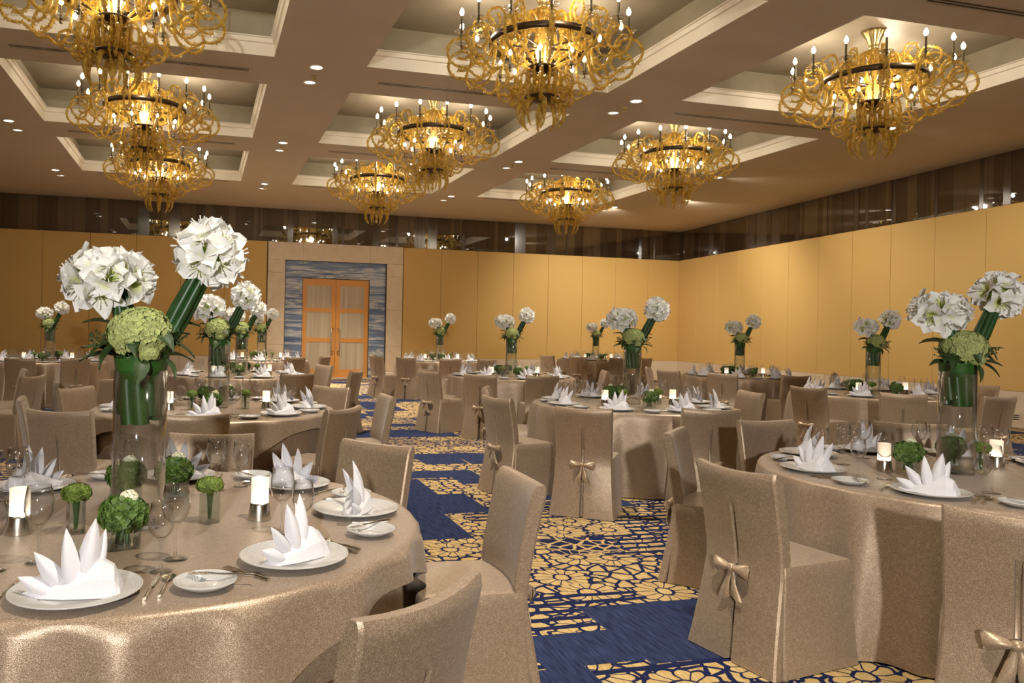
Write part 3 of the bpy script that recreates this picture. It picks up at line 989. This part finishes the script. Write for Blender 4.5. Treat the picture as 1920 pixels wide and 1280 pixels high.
ORD = ['first', 'second', 'third', 'fourth', 'fifth', 'sixth', 'seventh', 'eighth', 'ninth', 'tenth']
usedc = False
for key, lst in CH.items():
    tx, ty, ph, desc = T.get(key, (-3.7, 10.4, 0, 'a table beyond the left edge'))
    lst = sorted(lst, key=lambda p: (math.degrees(math.atan2(p[1] - ty, p[0] - tx)) + 95) % 360)
    for n_, p in enumerate(lst):
        x, y = p[0], p[1]
        v = Vector((tx - x, ty - y))
        if v.length < 1.52:
            q = v.normalized() * 1.52
            x, y = tx - q.x, ty - q.y
            v = q
        ang = R_(p[2]) if len(p) > 2 else math.atan2(v.y, v.x) - PI / 2 + random.uniform(-.06, .06)
        # p is where the top of the backrest stands: the seat centre lies .30 in front of it
        d = Vector((-math.sin(ang), math.cos(ang)))
        sx, sy = x + d.x * .285, y + d.y * .285
        how = 'seen from behind with bow' if d.dot(Vector((fw.x, fw.y))) > .5 else ('facing the camera' if d.dot(Vector((fw.x, fw.y))) < -.3 else 'seen from the side')
        lab = 'champagne chair %s, %s counterclockwise round %s' % (how, ORD[n_], desc)
        if not usedc:
            chair.location = (sx, sy, 0); chair.rotation_euler = (0, 0, ang); chair['label'] = lab; usedc = True
        else:
            dup(snc, (sx, sy, 0), ang, lab)

# ---------------------------------------------------------------- table ware
def lathe_mesh(prof, n, mat, name, cap=False):
    b = MB(); b.lathe(prof, n, cap=cap); return b.mesh(name, mat)
def plate_prof(R, ribs):
    p = [(.001, .006), (R * .55, .006)]
    for i in range(ribs + 1):
        f = i / ribs
        r = R * (.58 + .40 * f)
        z = .007 + .016 * f
        p += [(r, z + (.0016 if i % 2 else 0))] if ribs <= 4 else [(r - R * .012, z), (r, z + .0022), (r + R * .010, z + .0004)]
    p += [(R, .0245), (R, .021), (R * .62, .002), (R * .5, 0), (.001, 0)]
    return p
plate_hi = lathe_mesh(plate_prof(.165, 9), 64, M['china'], 'charger_plate')
plate_lo = lathe_mesh(plate_prof(.165, 3), 24, M['china'], 'charger_plate')
bread_hi = lathe_mesh(plate_prof(.085, 6), 40, M['china'], 'bread_plate')
bread_lo = lathe_mesh(plate_prof(.085, 2), 16, M['china'], 'bread_plate')
wprof = [(.001, .001), (.036, .001), (.037, .003), (.02, .006), (.006, .010), (.0042, .03), (.004, .09), (.006, .102), (.018, .112), (.034, .130), (.042, .155), (.041, .185), (.034, .228), (.0332, .228), (.040, .185), (.041, .155), (.033, .131), (.016, .1145), (.001, .113)]
wine_hi = lathe_mesh(wprof, 32, M['glass'], 'wine_glass')
wine_lo = lathe_mesh([wprof[i] for i in (1, 3, 4, 6, 8, 9, 10, 11, 12)], 12, M['glass'], 'wine_glass')

def napkin_mesh():
    b = MB()
    # folded boat: an inverted V lofted along x, pointed on the left, open and tall on the right
    prof = [(-.125, .006, .008), (-.085, .03, .022), (-.03, .048, .046), (.03, .056, .072), (.072, .058, .086), (.100, .054, .068), (.112, .048, .036)]
    rows = []
    for x, d, h in prof:
        rows.append([(x, -d, .0), (x - .004, -d * .80, h * .55), (x - .008, -d * .22, h), (x - .008, d * .22, h), (x - .004, d * .8, h * .55), (x, d, 0)])
    b.grid(rows, False)
    b.add(rows[0], [tuple(range(6))]); b.add(rows[-1], [tuple(range(5, -1, -1))])
    # pointed petals standing in the fold
    def petal(bx, by, bz, L, W, tilt, lean, twist, cup):
        rws = []
        Mx = Matrix.Translation((bx, by, bz)) @ Matrix.Rotation(twist, 4, 'Z') @ Matrix.Rotation(tilt, 4, 'Y') @ Matrix.Rotation(lean, 4, 'X')
        for i in range(7):
            f = i / 6
            wv = W * (math.sin(PI * min(1, (.28 + .72 * f) ** .9)) ** .8) if i < 6 else .001
            wv = max(wv, .001)
            rws.append([Mx @ Vector((wv * u, cup * (1 - u * u) * wv * 1.2 + .01 * f * f, L * f)) for u in (-1, -.5, 0, .5, 1)])
        b.grid(rws, True)
    petal(.018, .004, .03, .160, .029, .16, -.05, .1, -1)
    petal(-.006, -.008, .026, .145, .026, -.18, .02, -.3, -1)
    petal(-.034, .006, .018, .118, .025, -.62, 0, .3, -1)
    petal(.034, .016, .03, .132, .024, .42, -.12, .6, -1)
    petal(-.06, -.002, .008, .09, .024, -1.05, 0, .2, -1)
    return b.mesh('napkin', M['napkin'])
nap = napkin_mesh()
def fork_mesh():
    b = MB()
    b.tube([(0, -.10, .004), (0, -.05, .006), (0, 0, .005), (0, .03, .006)], [.006, .005, .0025, .004], 6, flat=.6)
    b.box(-.010, .010, .03, .045, .004, .0065)
    for q in (-.0085, -.003, .003, .0085): b.box(q - .0013, q + .0013, .045, .085, .004, .006)
    return b.mesh('fork', M['steel'])
def knife_mesh():
    b = MB()
    b.tube([(0, -.11, .004), (0, -.06, .006), (0, -.01, .005)], [.007, .0065, .004], 6, flat=.6)
    b.add([(-.004, -.01, .004), (.006, -.01, .004), (.008, .06, .004), (.002, .105, .004), (-.005, .08, .004), (-.004, -.01, .006), (.006, -.01, .006), (.008, .06, .006), (.002, .105, .006), (-.005, .08, .006)],
          [(4, 3, 2, 1, 0), (5, 6, 7, 8, 9), (0, 1, 6, 5), (1, 2, 7, 6), (2, 3, 8, 7), (3, 4, 9, 8), (4, 0, 5, 9)])
    return b.mesh('knife', M['steel'])
def spoon_mesh():
    b = MB()
    b.tube([(0, -.10, .004), (0, -.05, .006), (0, 0, .005), (0, .03, .006)], [.006, .005, .0025, .004], 6, flat=.6)
    rows = []
    for i in range(7):
        f = i / 6; wv = max(.0015, .019 * math.sin(PI * (.05 + .9 * f)) ** .7)
        rows.append([(wv * u, .028 + .055 * f, .0045 + .006 * (u * u) - .002) for u in (-1, -.5, 0, .5, 1)])
    b.grid(rows, True)
    return b.mesh('spoon', M['steel'])
fork_me, knife_me, spoon_me = fork_mesh(), knife_mesh(), spoon_mesh()
def put(name, me, loc, rz, label, cat, group):
    o = link(name, me, None, loc, (0, 0, rz))
    return tag(o, label, cat, group)
NEAR = ('T1', 'T3', 'T4', 'T2')
SEATS = {'T1': [-97, -52, -2, 40, 82, 127, 174, 222], 'T3': [118, 164, 212, 80, 42, 8, 258]}
ZT = TH + .006
for key, (tx, ty, ph, desc) in T.items():
    seats = SEATS.get(key, [ph + 45 * k for k in range(8)])
    seats = sorted(seats, key=lambda a: (a + 95) % 360)
    hi = key in NEAR
    zt = TH + (.005 if key in ('T1', 'T4') else .001)
    for n_, a in enumerate(seats):
        A = R_(a)
        er = Vector((math.cos(A), math.sin(A))); et = Vector((-math.sin(A), math.cos(A)))
        P = lambda r_, ang: (tx + r_ * math.cos(A + R_(ang)), ty + r_ * math.sin(A + R_(ang)), zt)
        who = '%s seat counterclockwise of %s' % (ORD[n_], desc)
        pl = P(.84 if (key == 'T1' and n_ == 7) else .79, 0)
        rz = A + PI / 2
        put('charger_plate', plate_hi if hi else plate_lo, pl, 0, 'white ribbed charger plate at the ' + who, 'plate', 'charger plates')
        put('napkin', nap, (pl[0], pl[1], pl[2] + .0075), rz + random.uniform(-.35, .35), 'white folded napkin at the ' + who, 'napkin', 'folded napkins')
        if not (key == 'T1' and n_ in (1,)):
            put('wine_glass', wine_hi if hi else wine_lo, P(.56, 21), 0, 'large clear wine glass at the ' + who, 'glass', 'wine glasses')
            g = put('wine_glass', wine_hi if hi else wine_lo, P(.67, 15.5), 0, 'smaller clear wine glass at the ' + who, 'glass', 'wine glasses')
            g.scale = (.88, .88, .88)
        put('bread_plate', bread_hi if hi else bread_lo, P(.86, -23), 0, 'small white bread plate at the ' + who, 'plate', 'bread plates')
        if hi:
            fl = P(.80, -13.5); kn = P(.80, 13.0); sp = P(.80, 15.5)
            put('fork', fork_me, fl, rz, 'dinner fork left of the plate at the ' + who, 'fork', 'table forks')
            put('knife', knife_me, kn, rz, 'silver table knife at the ' + who, 'knife', 'table knives')
            put('spoon', spoon_me, sp, rz, 'silver soup spoon at the ' + who, 'spoon', 'table spoons')
            bp = P(.86, -23)
            put('fork', fork_me, (bp[0] + et.x * .045, bp[1] + et.y * .045, bp[2] + .022), rz + .6, 'small fork on the bread plate at the ' + who, 'fork', 'bread plate forks')

# ---------------------------------------------------------------- centrepieces
VR, VH = .091, .55
b = MB()
b.lathe([(.001, 0), (VR, 0), (VR, VH), (VR - .004, VH), (VR - .004, .022), (.001, .018)], 48, cap=False)
vase_me = b.mesh('glass_vase', M['vase'])
def bloom_mesh(seed):
    rnd = random.Random(seed)
    b = MB()
    for layer in range(2):
        for k in range(3):
            az = k * 2 * PI / 3 + layer * PI / 3 + rnd.uniform(-.12, .12)
            L = rnd.uniform(.088, .100); W = rnd.uniform(.030, .036)
            rows = []
            bend = rnd.uniform(.9, 1.25)
            for i in range(6):
                f = i / 5
                ang = .30 + bend * f ** 1.3
                # integrate a curved mid-rib
                s_ = L * f
                rr = s_ * math.sin(.38 + bend * .42 * f) + .004
                zz = s_ * math.cos(.38 + bend * .62 * f) - .012 * f ** 3
                wv = W * math.sin(PI * (.10 + .80 * f) ** .85) if i < 5 else .002
                row = []
                for u in (-1, -.5, 0, .5, 1):
                    ruf = .010 * math.sin(9 * f + 4 * u + seed + k) * f * abs(u)
                    lx = rr - .010 * (u * u) * (1 - f) ; ly = wv * u; lz = zz + .014 * u * u * (1 - .6 * f) + ruf - (.002 if layer else 0)
                    row.append((lx * math.cos(az) - ly * math.sin(az), lx * math.sin(az) + ly * math.cos(az), lz))
                rows.append(row)
            b.grid(rows, True)
    for k in range(5):
        az = k * 1.257
        b.tube([(0, 0, .01), (.006 * math.cos(az), .006 * math.sin(az), .05), (.02 * math.cos(az), .02 * math.sin(az), .075)], [.0013, .0012, .0022], 4)
    b.tube([(0, 0, -.03), (0, 0, .006)], [.006, .010], 6)
    return b.mesh('amaryllis_bloom', M['petal'])
blooms = [bloom_mesh(s_) for s_ in (1, 2, 3)]
def hydrangea_mesh(r, n, seed, mat, name, fs=.016, squash=.85):
    rnd = random.Random(seed)
    b = MB()
    b.lathe([(.001, -r * .75 * squash)] + [(r * .9 * math.cos(a), r * .9 * squash * math.sin(a)) for a in [-.8, -.4, 0, .4, .8, 1.2]] + [(.001, r * .9 * squash)], 12, cap=False)
    for i in range(n):
        z = 1 - 1.65 * (i + .5) / n
        q = math.sqrt(1 - z * z) if abs(z) < 1 else 0
        a = i * 2.39996
        nrm = Vector((q * math.cos(a), q * math.sin(a), z))
        c = Vector((nrm.x * r, nrm.y * r, nrm.z * r * squash)) * rnd.uniform(.93, 1.07)
        t1 = nrm.orthogonal().normalized(); t2 = nrm.cross(t1)
        r0 = rnd.uniform(0, 1.5)
        for k in range(4):
            aa = r0 + k * PI / 2
            d = t1 * math.cos(aa) + t2 * math.sin(aa); e = nrm.cross(d)
            L = fs * rnd.uniform(.9, 1.25)
            b.add([c, c + d * L * .6 + e * L * .5 + nrm * L * .25, c + d * L * 1.15 + nrm * L * .1, c + d * L * .6 - e * L * .5 + nrm * L * .25], [(0, 1, 2, 3)], False)
    return b.mesh(name, mat)
hyd_me = hydrangea_mesh(.105, 190, 3, M['hydra'], 'hydrangea', .02, .82)
def leaf_mesh():
    b = MB(); rows = []
    for i in range(7):
        f = i / 6
        wv = max(.001, .027 * math.sin(PI * f ** .8))
        rows.append([(u * wv, .115 * f, .006 * abs(u) + .03 * f - .06 * f * f) for u in (-1, -.5, 0, .5, 1)])
    b.grid(rows, True)
    b.tube([(0, -.05, -.01), (0, 0, 0), (0, .03, .006)], .0022, 4)
    return b.mesh('leaf', M['leaf'])
leaf_me = leaf_mesh()
def make_bouquet():
    t = empty('bouquet')
    rnd = random.Random(12)
    # stems in the vase
    for k in range(8):
        a = k * 2 * PI / 8
        b = MB()
        x0, y0 = .052 * math.cos(a + .22), .052 * math.sin(a + .22)
        x1, y1 = .056 * math.cos(a), .056 * math.sin(a)
        b.tube([(x0, y0, .375 + .02 * math.sin(k * 2)), (x1, y1, .5), (x1 * .9, y1 * .9, .6), (x1 * .6, y1 * .6, .70)], [.029, .026, .022, .014], 8)
        b.build('stem', M['green'], t)
    # leaf wrapped round the neck of the vase
    b = MB(); rows = []
    for i in range(4):
        z = .515 + .085 * i / 3
        rows.append([((.083 + .012 * i / 3 + .003 * math.sin(5 * a)) * math.cos(a), (.083 + .012 * i / 3) * math.sin(a), z + .008 * math.sin(2 * a + i)) for a in [2 * PI * q / 28 for q in range(28)]])
    b.grid(rows, True, True); b.build('leaf_collar', M['green'], t)
    # two leaning bundles of strap stems
    def bundle(p0, p1, w, n, seed):
        rr = random.Random(seed)
        p0 = Vector(p0); p1 = Vector(p1); d = (p1 - p0).normalized()
        s1 = d.cross(Vector((0, 1, 0))).normalized(); s2 = d.cross(s1)
        for k in range(n):
            a = 2 * PI * k / n
            o1 = (s1 * math.cos(a) + s2 * math.sin(a)) * w
            b = MB()
            b.tube([p0 + o1 * .75, p0.lerp(p1, .5) + o1, p1 + o1 * .95], [w * .62, w * .72, w * .55], 6, flat=1)
            b.build('strap_stem', M['darkgreen'], t)
    bundle((.055, -.01, .60), (.205, .0, .905), .026, 6, 1)
    bundle((-.035, -.02, .60), (-.075, -.01, .85), .024, 5, 2)
    # blooms
    def cluster(c, r, dirs, up):
        for i, (az, el) in enumerate(dirs):
            d = Vector((math.cos(R_(az)) * math.cos(R_(el)), math.sin(R_(az)) * math.cos(R_(el)), math.sin(R_(el))))
            o = link('amaryllis_bloom', blooms[i % 3], t, Vector(c) + d * r)
            q = d.to_track_quat('Z', 'Y')
            o.rotation_euler = (q @ Matrix.Rotation(i * 1.1, 3, 'Z').to_quaternion()).to_euler()
            s = rnd.uniform(1.18, 1.36); o.scale = (s, s, s)
    # camera stands on the -y side
    cluster((-.112, 0, .862), .036, [(-85, 6), (-140, -18), (-35, 0), (-110, 42), (-60, 46), (-175, 14), (-20, 24), (160, 28), (40, 30), (100, 15), (-100, -34)], 0)
    for o in [c for c in t.children if c.name.startswith('amaryllis')]:
        o.location.x = -.112 + (o.location.x + .112) * 2.1
    cluster((.232, 0, .965), .042, [(-100, 18), (-65, -22), (-120, -30), (-50, 28), (-130, 60), (-5, 2), (175, 20), (70, 50), (20, -40), (100, 5)], 0)
    h = link('hydrangea', hyd_me, t, (.0, -.035, .678)); 
    h2 = link('hydrangea', hyd_me, t, (.035, -.085, .615)); h2.scale = (.38, .38, .38)
    for k in range(16):
        az = [-170, -150, 175, -20, -8, 10, -35, 60, 120, 90, -140, -50, -160, -28, -100, -75][k]
        el = [.05, -.3, .35, .1, -.25, .3, -.45, .2, .2, .1, -.7, -.6, .5, .5, -.9, -.9][k]
        o = link('leaf', leaf_me, t, (.085 * math.cos(R_(az)), .085 * math.sin(R_(az)) - .01, .60 + .05 * (k % 3)))
        o.rotation_euler = (el, 0.3 * (k % 3 - 1), R_(az) - PI / 2)
    for k, (az, h_) in enumerate(((-160, .66), (-25, .67))):
        b = MB()
        for q in range(16):
            rr = random.Random(q + 40 * k)
            c = Vector((.15 * math.cos(R_(az)) + rr.uniform(-.03, .03), .15 * math.sin(R_(az)) + rr.uniform(-.03, .03), h_ + rr.uniform(-.03, .03)))
            b.lathe([(.0005, -.006), (.005, 0), (.0005, .006)], 5, cap=False, cx=0, cy=0)
            n0 = len(b.v) - 15
            for i in range(n0, len(b.v)):
                v = b.v[i]; b.v[i] = (v[0] + c.x, v[1] + c.y, v[2] + c.z)
            b.tube([(.08 * math.cos(R_(az)), .08 * math.sin(R_(az)), .6), c], .0012, 3)
        b.build('berry_sprig', M['leaf'], t)
    return t
bq = make_bouquet(); snb = snapshot(bq); tag(bq, 'x', 'flowers', 'tall amaryllis bouquets')
b = MB(); b.lathe([(.043, 0), (.043, .004), (.036, .055), (.034, .062), (.030, .062), (.030, .012)], 28); hold_me = b.mesh('candle_base', M['steel'])
b = MB(); b.lathe([(.031, .058), (.032, .062), (.0325, .152), (.030, .152), (.030, .075), (.0, .075)], 28, cap=False); cg_me = b.mesh('frosted_cylinder', M['candle'])
def cubev(hw_, h, th):
    b = MB()
    for s in (-1, 1):
        b.box(-hw_, hw_, s * hw_ - (th if s > 0 else 0), s * hw_ + (0 if s > 0 else th), 0, h)
        b.box(s * hw_ - (th if s > 0 else 0), s * hw_ + (0 if s > 0 else th), -hw_ + th, hw_ - th, 0, h)
    b.box(-hw_ + th, hw_ - th, -hw_ + th, hw_ - th, 0, th * 2)
    return b.mesh('cube_vase', M['cube'])
cube_me, bud_me = cubev(.045, .085, .005), cubev(.027, .105, .004)
ball_me = hydrangea_mesh(.045, 90, 8, M['posy'], 'flower_head', .011, .62)
let_me = hydrangea_mesh(.066, 60, 9, M['lettuce'], 'flower_head', .030, .72)
rose_me = hydrangea_mesh(.024, 30, 10, M['rose'], 'rosebud', .012, .9)
b = MB(); b.tube([(0, 0, .012), (.002, .001, .06), (0, 0, .115)], [.006, .009, .014], 7); budstem = b.mesh('stem', M['green'])
b = MB()
for q in range(5): b.tube([(.02 * math.cos(q * 1.26), .02 * math.sin(q * 1.26), .012), (.012 * math.cos(q * 1.26 + 1), .012 * math.sin(q * 1.26 + 1), .08)], .007, 6)
cubestem = b.mesh('stem', M['green'])
LAY = [('candle', .42, -.07), ('candle', -.38, -.13), ('bud', -.20, -.16), ('cube', -.03, -.37), ('bud', .24, -.09), ('cube', .10, .40), ('cube', -.08, .32)]
LAY3 = [('candle', -.36, .15), ('candle', .45, .17), ('cube', -.23, .12), ('bud', .17, .03), ('cube', .25, .28)]
usedb = False
for key, (tx, ty, ph, desc) in T.items():
    zt = TH + (.005 if key in ('T1', 'T4') else .001)
    ox, oy = (-.005, -.09) if key == 'T1' else (.02, .05)
    put('glass_vase', vase_me, (tx + ox, ty + oy, zt), 0, 'tall clear glass cylinder vase standing on ' + desc, 'vase', 'tall glass vases')
    lab = 'tall bouquet of white amaryllis and lime hydrangea on ' + desc
    rz = -YAW + random.uniform(-.15, .15) if key != 'T1' else -YAW + .18
    if not usedb:
        bq.location = (tx + ox, ty + oy, zt); bq.rotation_euler = (0, 0, rz); bq['label'] = lab; usedb = True
    else:
        dup(snb, (tx + ox, ty + oy, zt), rz, lab)
    cnt = {}
    for kind, dx, dy_ in (LAY3 if key == 'T3' else LAY):
        cnt[kind] = cnt.get(kind, 0) + 1
        which = ORD[cnt[kind] - 1]
        x, y = tx + dx, ty + dy_
        side = ('left' if dx < -.05 else 'right' if dx > .05 else 'front') + (' back' if dy_ > .2 else '')
        if kind == 'candle':
            c = empty('candle_lamp', (x, y, zt), 0, 'glowing frosted candle lamp, %s of the vase on %s' % (side, desc), 'candle', 'glowing table candles')
            link('candle_base', hold_me, c); link('frosted_cylinder', cg_me, c)
        else:
            vlab = 'small square vase' if kind == 'cube' else 'narrow bud vase'
            put('cube_vase' if kind == 'cube' else 'bud_vase', cube_me if kind == 'cube' else bud_me, (x, y, zt), .3 * cnt[kind], '%s, %s of the vase on %s' % (vlab, side, desc), 'vase', 'small square vases')
            p = empty('posy', (x, y, zt), .5 * cnt[kind], '%s, %s of the vase on %s' % ('leafy green posy' if kind == 'cube' else 'round green posy', side, desc), 'flowers', 'small green posies')
            if kind == 'cube':
                link('stem', cubestem, p); link('flower_head', let_me, p, (0, 0, .105)); link('rosebud', rose_me, p, (.012, -.01, .155))
            else:
                link('stem', budstem, p); link('flower_head', ball_me, p, (0, 0, .135))
